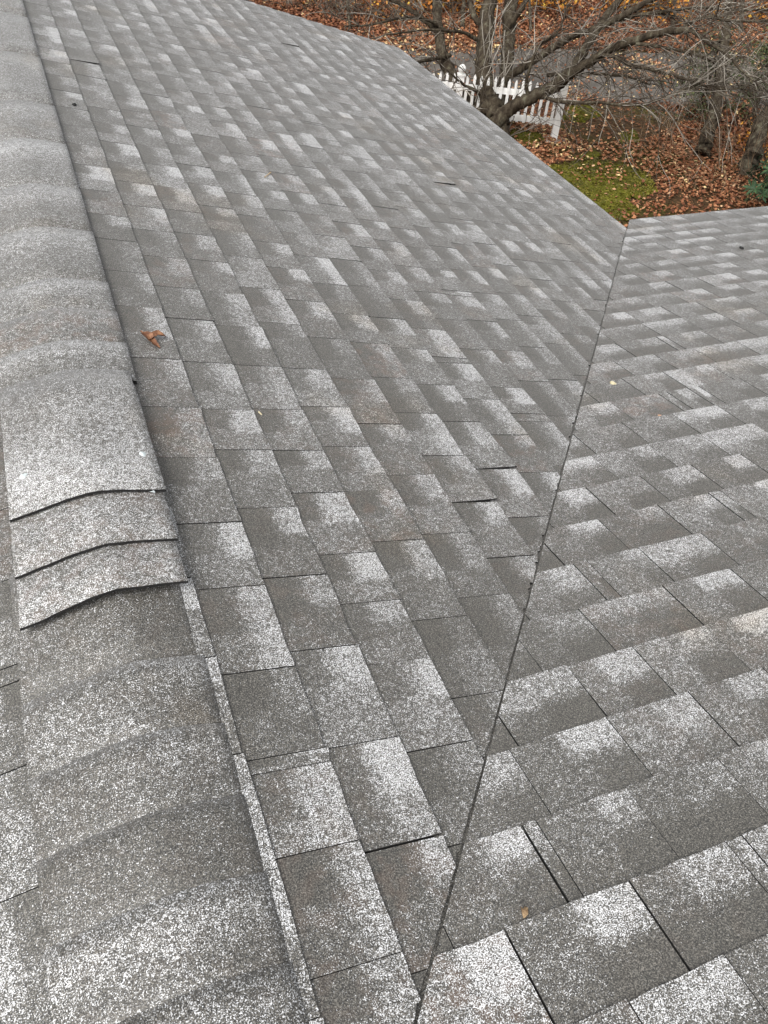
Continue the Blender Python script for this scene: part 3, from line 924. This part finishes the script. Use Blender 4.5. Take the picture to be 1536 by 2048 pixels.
add_limb('branch', [(1008, 165, .3, 9), (1030, 145, .1, 8), (1056, 128, 0, 8), (1092, 105, -.2, 7.5), (1137, 77, -.4, 7), (1170, 64, -.5, 6.5), (1200, 56, -.6, 6.5), (1226, 41, -.7, 6.5), (1262, 22, -.8, 6), (1310, -4, -.9, 5), (1420, -60, -1, 3)], 8, 0.06)
add_limb('branch', [(1012, 60, .5, 7), (1030, 35, .4, 6), (1046, 12, .3, 5.5), (1070, -30, .2, 4)], 7, 0.05)
add_limb('branch', [(1272, 88, -1.5, 4), (1310, 92, -1.6, 3.4), (1362, 102, -1.7, 3), (1417, 119, -1.9, 2.6), (1460, 150, -2, 2), (1500, 200, -2.1, 1.2)], 6)
add_limb('branch', [(1085, 190, -.5, 5), (1100, 198, -.7, 4.2), (1137, 206, -.9, 3.6), (1200, 205, -1.2, 3), (1240, 210, -1.4, 2.8), (1290, 208, -1.6, 2.4), (1340, 190, -1.8, 2), (1400, 165, -2, 1.4)], 6)
add_limb('branch', [(1180, 124, -1, 4.5), (1205, 111, -1.2, 3.6), (1236, 117, -1.4, 3.2), (1262, 131, -1.5, 3), (1318, 142, -1.7, 2.8), (1373, 159, -1.9, 2.6), (1424, 175, -2, 2.2), (1473, 177, -2.1, 2), (1540, 160, -2.2, 1.4)], 6)
add_limb('branch', [(1095, 150, -.3, 4), (1140, 148, -.6, 3.2), (1196, 148, -.9, 3), (1253, 153, -1.1, 2.5), (1300, 170, -1.3, 1.6)], 6)
add_limb('branch', [(1215, 45, -.6, 4.5), (1273, 31, -.8, 4), (1312, 25, -.9, 3.6), (1351, 21, -1, 3.4), (1395, 14, -1.1, 3), (1460, 19, -1.2, 2.6), (1545, 20, -1.3, 2)], 6)
add_limb('branch', [(1362, 60, -1.9, 4), (1386, 43, -1.9, 3.2), (1424, 33, -2, 3), (1462, 42, -2.1, 2.6), (1540, 42, -2.2, 1.8)], 6)
add_limb('branch', [(878, 66, .6, 6), (853, 44, .5, 5.2), (815, 15, .4, 4.6), (784, 0, .3, 4), (720, -30, .1, 3)], 6)
add_limb('branch', [(900, 112, .5, 4.5), (873, 117, .3, 4), (850, 121, .2, 3.4), (830, 125, .1, 2.6), (800, 118, 0, 1.6)], 6)
add_limb('branch', [(890, 60, .6, 4), (850, 38, .3, 3), (800, 36, 0, 2.4), (740, 50, -.2, 2), (690, 52, -.4, 1.4)], 6)
add_limb('branch', [(955, 80, 0, 4.5), (930, 66, -.2, 3.6), (900, 62, -.4, 3), (850, 60, -.6, 2.2), (770, 70, -.9, 1.3)], 6)
add_limb('branch', [(965, 190, 0, 4), (945, 178, -.2, 3.2), (925, 168, -.3, 2.6), (905, 150, -.5, 2), (880, 130, -.7, 1.3)], 6)
add_limb('branch', [(962, 50, .2, 6.5), (948, 30, .2, 6), (938, 0, .3, 5), (925, -60, .5, 4)], 7)
add_limb('branch', [(1060, 196, -.45, 4.5), (1052, 170, -.6, 3.6), (1062, 130, -.8, 3), (1080, 90, -1, 2.6), (1118, 60, -1.2, 2.2), (1135, 10, -1.3, 1.6)], 6)

def twig_path(start, d, length, n, curve, droop):
    P = [np.array(start, float)]; d = np.array(d, float); d /= np.linalg.norm(d) + 1e-9
    st = length / (n - 1)
    turn = rng.normal(0, curve, 3)
    for i in range(n - 1):
        d = d + turn * 0.5 + rng.normal(0, curve, 3) + np.array([0, 0, -droop])
        d /= np.linalg.norm(d); P.append(P[-1] + d * st)
    return np.array(P)
def twigs(limb_list, count, lens, r0, droop, tub, tub2, right_bias=0.0, sub=3, tips=None):
    W = np.concatenate([w[2:] for w, r in limb_list if len(w) > 4])
    Rr = np.concatenate([r[2:] for w, r in limb_list if len(w) > 4])
    T = np.concatenate([np.gradient(w, axis=0)[2:] for w, r in limb_list if len(w) > 4])
    T /= np.linalg.norm(T, axis=1)[:, None]
    wt = 1 / (Rr + 0.02); wt /= wt.sum()
    for i in rng.choice(len(W), count, p=wt):
        d = T[i] * rng.uniform(0.2, 1.0) + rng.normal(0, 0.6, 3) + RT * right_bias
        L = rng.uniform(*lens)
        P = twig_path(W[i], d, L, 8, 0.13, droop * rng.uniform(-.3, 1))
        r = min(r0 * rng.uniform(0.6, 1.3), Rr[i] * 0.7)
        (tub if rng.random() < 0.82 else tub2).add(P, np.linspace(r, r * 0.35, 8), 4)
        for k in range(rng.integers(1, sub + 1)):
            j = rng.integers(2, 7)
            d2 = (P[j] - P[j - 1]) / np.linalg.norm(P[j] - P[j - 1]) + rng.normal(0, 0.55, 3)
            P2 = twig_path(P[j], d2, L * rng.uniform(0.25, 0.6), 6, 0.16, droop * rng.uniform(-.3, 1))
            (tub if rng.random() < 0.76 else tub2).add(P2, np.linspace(r * 0.6, r * 0.28, 6), 3)
t1_, t2_ = Tubes(), Tubes()
left_l = [l for l in limbs if project(l[0][-1])[0] < 960]
right_l = [l for l in limbs if project(l[0][-1])[0] > 1100]
fine_r = [l for l in right_l if l[1].max() < 0.075]
twigs(right_l, 210, (0.5, 1.3), 0.0080, 0.05, t1_, t2_, 0.25)
twigs(fine_r, 300, (0.4, 1.2), 0.0065, 0.05, t1_, t2_, 0.3)
twigs(left_l, 120, (0.4, 1.3), 0.008, 0.03, t1_, t2_, -0.3)
twigs(limbs[:2], 60, (0.5, 1.4), 0.009, 0.10, t1_, t2_, 0.0)
# long pale shoots hanging in front of the stems
for px, py in ((966, 20), (980, 30), (995, 10), (1003, 40), (1010, 60), (985, 80), (1000, 90), (1040, 90), (1130, 30), (1195, 60), (990, 60), (1008, 20), (1018, 100)):
    P = twig_path(at(px, py, TD - 0.45), np.array([0, 0, -1.0]) + rng.normal(0, .25, 3), rng.uniform(0.7, 1.5), 10, 0.10, 0.12)
    t2_.add(P, np.linspace(0.010, 0.004, 10), 4)
for tt, nm, mm in ((t1_, 'twigs', M_TWIG), (t2_, 'twigs', M_TWIG2)):
    o = tt.build(nm, mm, tree); o['kind'] = 'stuff'
    o.location = -Vector(tb_)

# slim leaning tree and stout trunk at the right edge
def small_tree(name, pts, dep, label, ntw, group=None, mat=M_BARK, lens=(0.4, 1.4), spread=0.6, rs=1.0, tw=0.007):
    W, R = limb(pts, dep, None, rs); base = W[0]
    root = empty(name, tuple(base)); tag(root, label, 'tree', group)
    W2 = W + rng.normal(0, 1, W.shape) * R[:, None] * 0.15
    V, Q = tube_np(W2 - base, R, 8, 0.06); link('trunk', mesh_np('trunk', V, Q, True), mat, root)
    a, b_ = Tubes(), Tubes()
    twigs([(W[len(W) // 3:], R[len(W) // 3:])], ntw, lens, tw, 0.03, a, b_, 0.0, 3)
    for tt, mm in ((a, M_TWIG), (b_, M_TWIG2)):
        if tt.n:
            o = tt.build('twigs', mm, root); o['kind'] = 'stuff'; o.location = -Vector(base)
    return root, W, R
def dep_of(px, py): return float((on_z(px, py, ZG) - CAM) @ FW)
d1 = dep_of(1405, 305) - 0.3
slim, slimW, slimR = small_tree('slim_tree', [(1403, 308, 0, 18), (1411, 285, 0, 15), (1424, 240, .1, 13.5), (1436, 195, .2, 12), (1442, 150, .3, 10.5), (1448, 110, .4, 9), (1455, 50, .5, 8), (1462, -20, .7, 7)], d1,
           'slim rough barked tree leaning right amid brush, behind the lower roof slope', 22)
d2 = dep_of(1495, 350)
small_tree('leaning_tree', [(1492, 352, 0, 24), (1500, 325, 0, 20), (1514, 285, .1, 17), (1532, 235, .2, 15), (1570, 170, .4, 15), (1600, 80, .7, 13)], d2,
           'stout leaning tree trunk at the right beside the evergreen shrub', 8)
# thin saplings beyond the driveway
for i, (px, py, r_, lean, lab) in enumerate(((925, 62, 5, 4, 'thin pale sapling beyond the driveway, left of the tree\'s middle stems'),
                                          (1062, 66, 3.2, -6, 'thin sapling beyond the driveway just right of the big tree\'s stems'),
                                          (1345, 66, 4, 10, 'thin sapling beyond the driveway over the drooping limb'),
                                          (700, 66, 3.2, -10, 'thin sapling at the far left beyond the roof\'s gable edge'),
                                          (1480, 70, 5, 8, 'thin sapling beyond the driveway at the upper right'))):
    dd = dep_of(px, py)
    small_tree('sapling', [(px, py, 0, r_), (px + lean * .3, py - 40, .1, r_ * .85), (px + lean, py - 110, .4, r_ * .7), (px + lean * 2, py - 220, 1, r_ * .5)], dd, lab, 26, 'saplings beyond the driveway', lens=(0.5, 1.8))

# evergreen sprays (a young conifer) at the right
def conifer(px, py, h, nb, label, spread, z0=0.3):
    b0 = on_z(px, py, ZG); root = empty('conifer', tuple(b0)); tag(root, label, 'tree', 'young conifers by the driveway')
    P = np.array([(0, 0, 0), (.02, .03, h * .4), (.0, .05, h)]); V, Q = tube_np(smooth_line(P, 9), np.linspace(.045, .01, 9), 7)
    link('trunk', mesh_np('trunk', V, Q, True), M_BARK, root)
    tb = Tubes(); LP, LS, LN = [], [], []
    for i in range(nb):
        z = rng.uniform(z0, 1) * h; a = rng.uniform(0, 6.28); L = spread * (1.05 - z / h) * rng.uniform(.6, 1.2) + .2
        Pp = twig_path((0, 0.04 * z / h, z), (math.cos(a), math.sin(a), rng.uniform(-.1, .35)), L, 8, 0.05, 0.05)
        tb.add(Pp, np.linspace(.010, .003, 8), 4)
        for k in range(int(70 * L)):
            t = rng.uniform(.2, 1) * 7; j = min(6, int(t)); q = Pp[j] + (Pp[j + 1] - Pp[j]) * (t - j)
            LP.append(q + rng.normal(0, .045, 3) + np.array([0, 0, -.02])); LS.append(rng.uniform(.04, .10))
    o = tb.build('branches', M_TWIG, root); o['kind'] = 'stuff'
    LP = np.array(LP)
    o = leaf_cloud('needle_sprays', LP, np.array(LS), np.clip(rng.normal(.5, .25, len(LP)), 0, 1), M_NEEDLE, 0.9, 0.3, 0.30, root); o['kind'] = 'stuff'
conifer(1395, 232, 1.5, 46, 'young olive green conifer left of the slim leaning tree', 0.75, .15)
conifer(1495, 262, 1.9, 60, 'young olive green conifer right of the slim leaning tree', 0.95, .15)
conifer(1555, 215, 2.6, 60, 'taller olive green conifer at the right edge by the driveway', 1.0, .2)

# bare brush: clumps of thin arching stems
def brush(px, py, n, h, label, spread=0.5, group='bare brush clumps on the lawn', mat=M_BRUSH, leaves=0, lmat=None, name='bare_bush', r=0.0045, cat='bush', ls=(.05, .1)):
    b0 = on_z(px, py, ZG); root = empty(name, tuple(b0)); tag(root, label, cat, group)
    tb = Tubes(); LP = []
    for i in range(n):
        s = np.array([rng.normal(0, spread * .35), rng.normal(0, spread * .35), 0.0])
        d = np.array([rng.normal(0, .55), rng.normal(0, .55), 1.0])
        L = h * rng.uniform(.5, 1.25)
        P = twig_path(s, d, L, 8, 0.11, 0.06); tb.add(P, np.linspace(r, r * .35, 8), 4)
        for k in range(2):
            j = rng.integers(2, 7); P2 = twig_path(P[j], (P[j] - P[j - 1]) * 12 + rng.normal(0, .5, 3), L * .4, 6, .14, .05)
            tb.add(P2, np.linspace(r * .6, r * .3, 6), 3)
            if leaves: LP += [P2[q] + rng.normal(0, .05, 3) for q in rng.integers(0, 6, leaves)]
        if leaves: LP += [P[q] + rng.normal(0, .06, 3) for q in rng.integers(2, 8, leaves)]
    o = tb.build('stems', mat, root); o['kind'] = 'stuff'
    if leaves:
        LP = np.array(LP); o = leaf_cloud('foliage', LP, rng.uniform(*ls, len(LP)), np.clip(rng.normal(.5, .25, len(LP)), 0, 1), lmat, 1.0, .4, .6, root); o['kind'] = 'stuff'
brush(1395, 322, 14, 0.75, 'tangle of thin brown brush around the slim tree\'s foot', 0.9)
brush(1330, 305, 12, 0.65, 'low bare brush left of the slim leaning tree', 0.9)
brush(1465, 340, 20, 0.9, 'dense bare brush between the slim tree and the stout trunk', 0.9)
brush(1478, 300, 26, 0.9, 'bare brush with dry leaves behind the stout trunk', 0.8, leaves=5, lmat=M_LEAF, ls=(.04, .09))
brush(1420, 370, 12, 0.6, 'sparse bare brush in the leaves near the evergreen shrub', 0.8)
brush(1330, 245, 14, 0.7, 'thin bare brush on the dark lawn beside the driveway', 0.9)
brush(1530, 318, 16, 0.5, 'low yellow leaved plant behind the stout leaning trunk', 0.4, leaves=9, lmat=M_ORANGE, ls=(.04, .08))
# undergrowth beyond the driveway, some still in orange leaf
for i, (px, py, n_, h_, lv, lab) in enumerate((
        (620, 22, 40, 1.0, 0, 'grey bare thicket nearest the gable edge beyond the driveway'),
        (690, 34, 46, 1.1, 0, 'brown bare thicket beyond the gable edge and left of the orange bushes'),
        (770, 40, 40, 1.0, 2, 'thinly leaved thicket left of the leftmost stem beyond the driveway'),
        (835, 20, 40, 1.1, 6, 'orange leaved bush left of the tree beyond the driveway'),
        (915, 22, 46, 1.2, 8, 'orange leaved bush seen between the left stem and the trunk'),
        (1085, 18, 40, 1.0, 7, 'orange leaved bush seen right of the trunk'),
        (1250, 28, 44, 1.0, 8, 'golden leaved bush above the right hand limbs'),
        (1330, 40, 36, 0.8, 4, 'sparse orange bush beyond the driveway above the drooping limb'),
        (1420, 30, 46, 1.1, 0, 'grey bare thicket at the upper right beyond the driveway'),
        (1510, 45, 46, 1.2, 2, 'bare thicket in the upper right corner beyond the driveway'))):
    brush(px, py, n_, h_, lab, 0.9, 'bushes beyond the driveway', M_TWIG, lv, M_ORANGE, 'bush', 0.008, ls=(.06, .13))

# broad leaved evergreen shrub at the right, just past the eave
b0 = on_z(1560, 425, ZG)
shrub = empty('evergreen_shrub', tuple(b0)); tag(shrub, 'dark green broad leaved evergreen shrub just past the lower eave', 'shrub')
tb = Tubes(); LP, LN, LA = [], [], []
LV, LT, LSH = [], [], []
for i in range(120):
    a = rng.uniform(0, 6.28); d = np.array([math.cos(a) * rng.uniform(.2, 1), math.sin(a) * rng.uniform(.2, 1), rng.uniform(.5, 1.2)])
    P = twig_path((0, 0, 0), d, rng.uniform(.45, .85), 7, .08, .02); tb.add(P, np.linspace(.012, .005, 7), 4)
    tip = P[-1]; dd = (P[-1] - P[-2]); dd /= np.linalg.norm(dd)
    s1 = np.cross(dd, [0.2, .3, .9]); s1 /= np.linalg.norm(s1); s2 = np.cross(dd, s1)
    for k in range(9):
        th = k * 0.698 + rng.uniform(-.2, .2); out = s1 * math.cos(th) + s2 * math.sin(th)
        L = rng.uniform(.09, .15); el = rng.uniform(-.1, .5)
        ld = out * math.cos(el) + dd * math.sin(el); wd = np.cross(ld, dd); wd /= np.linalg.norm(wd) + 1e-9
        up_ = np.cross(wd, ld); n0 = len(LV)
        LV += [tip, tip + ld * L * .5 + wd * L * .15 + up_ * L * .03, tip + ld * L * .5 - up_ * L * .02, tip + ld * L * .5 - wd * L * .15 + up_ * L * .03, tip + ld * L - up_ * L * .12]
        LT += [(n0, n0 + 2, n0 + 1), (n0, n0 + 3, n0 + 2), (n0 + 1, n0 + 2, n0 + 4), (n0 + 2, n0 + 3, n0 + 4)]
        LSH += [np.clip(rng.normal(.5, .25), 0, 1)] * 5
o = tb.build('branches', M_BARK, shrub); o['kind'] = 'stuff'
me = mesh_np('foliage', np.array(LV), np.array(LT)); a_ = me.attributes.new('shade', 'FLOAT', 'POINT'); a_.data.foreach_set('value', np.array(LSH, np.float32))
o = link('foliage', me, M_GREEN, shrub); o['kind'] = 'stuff'
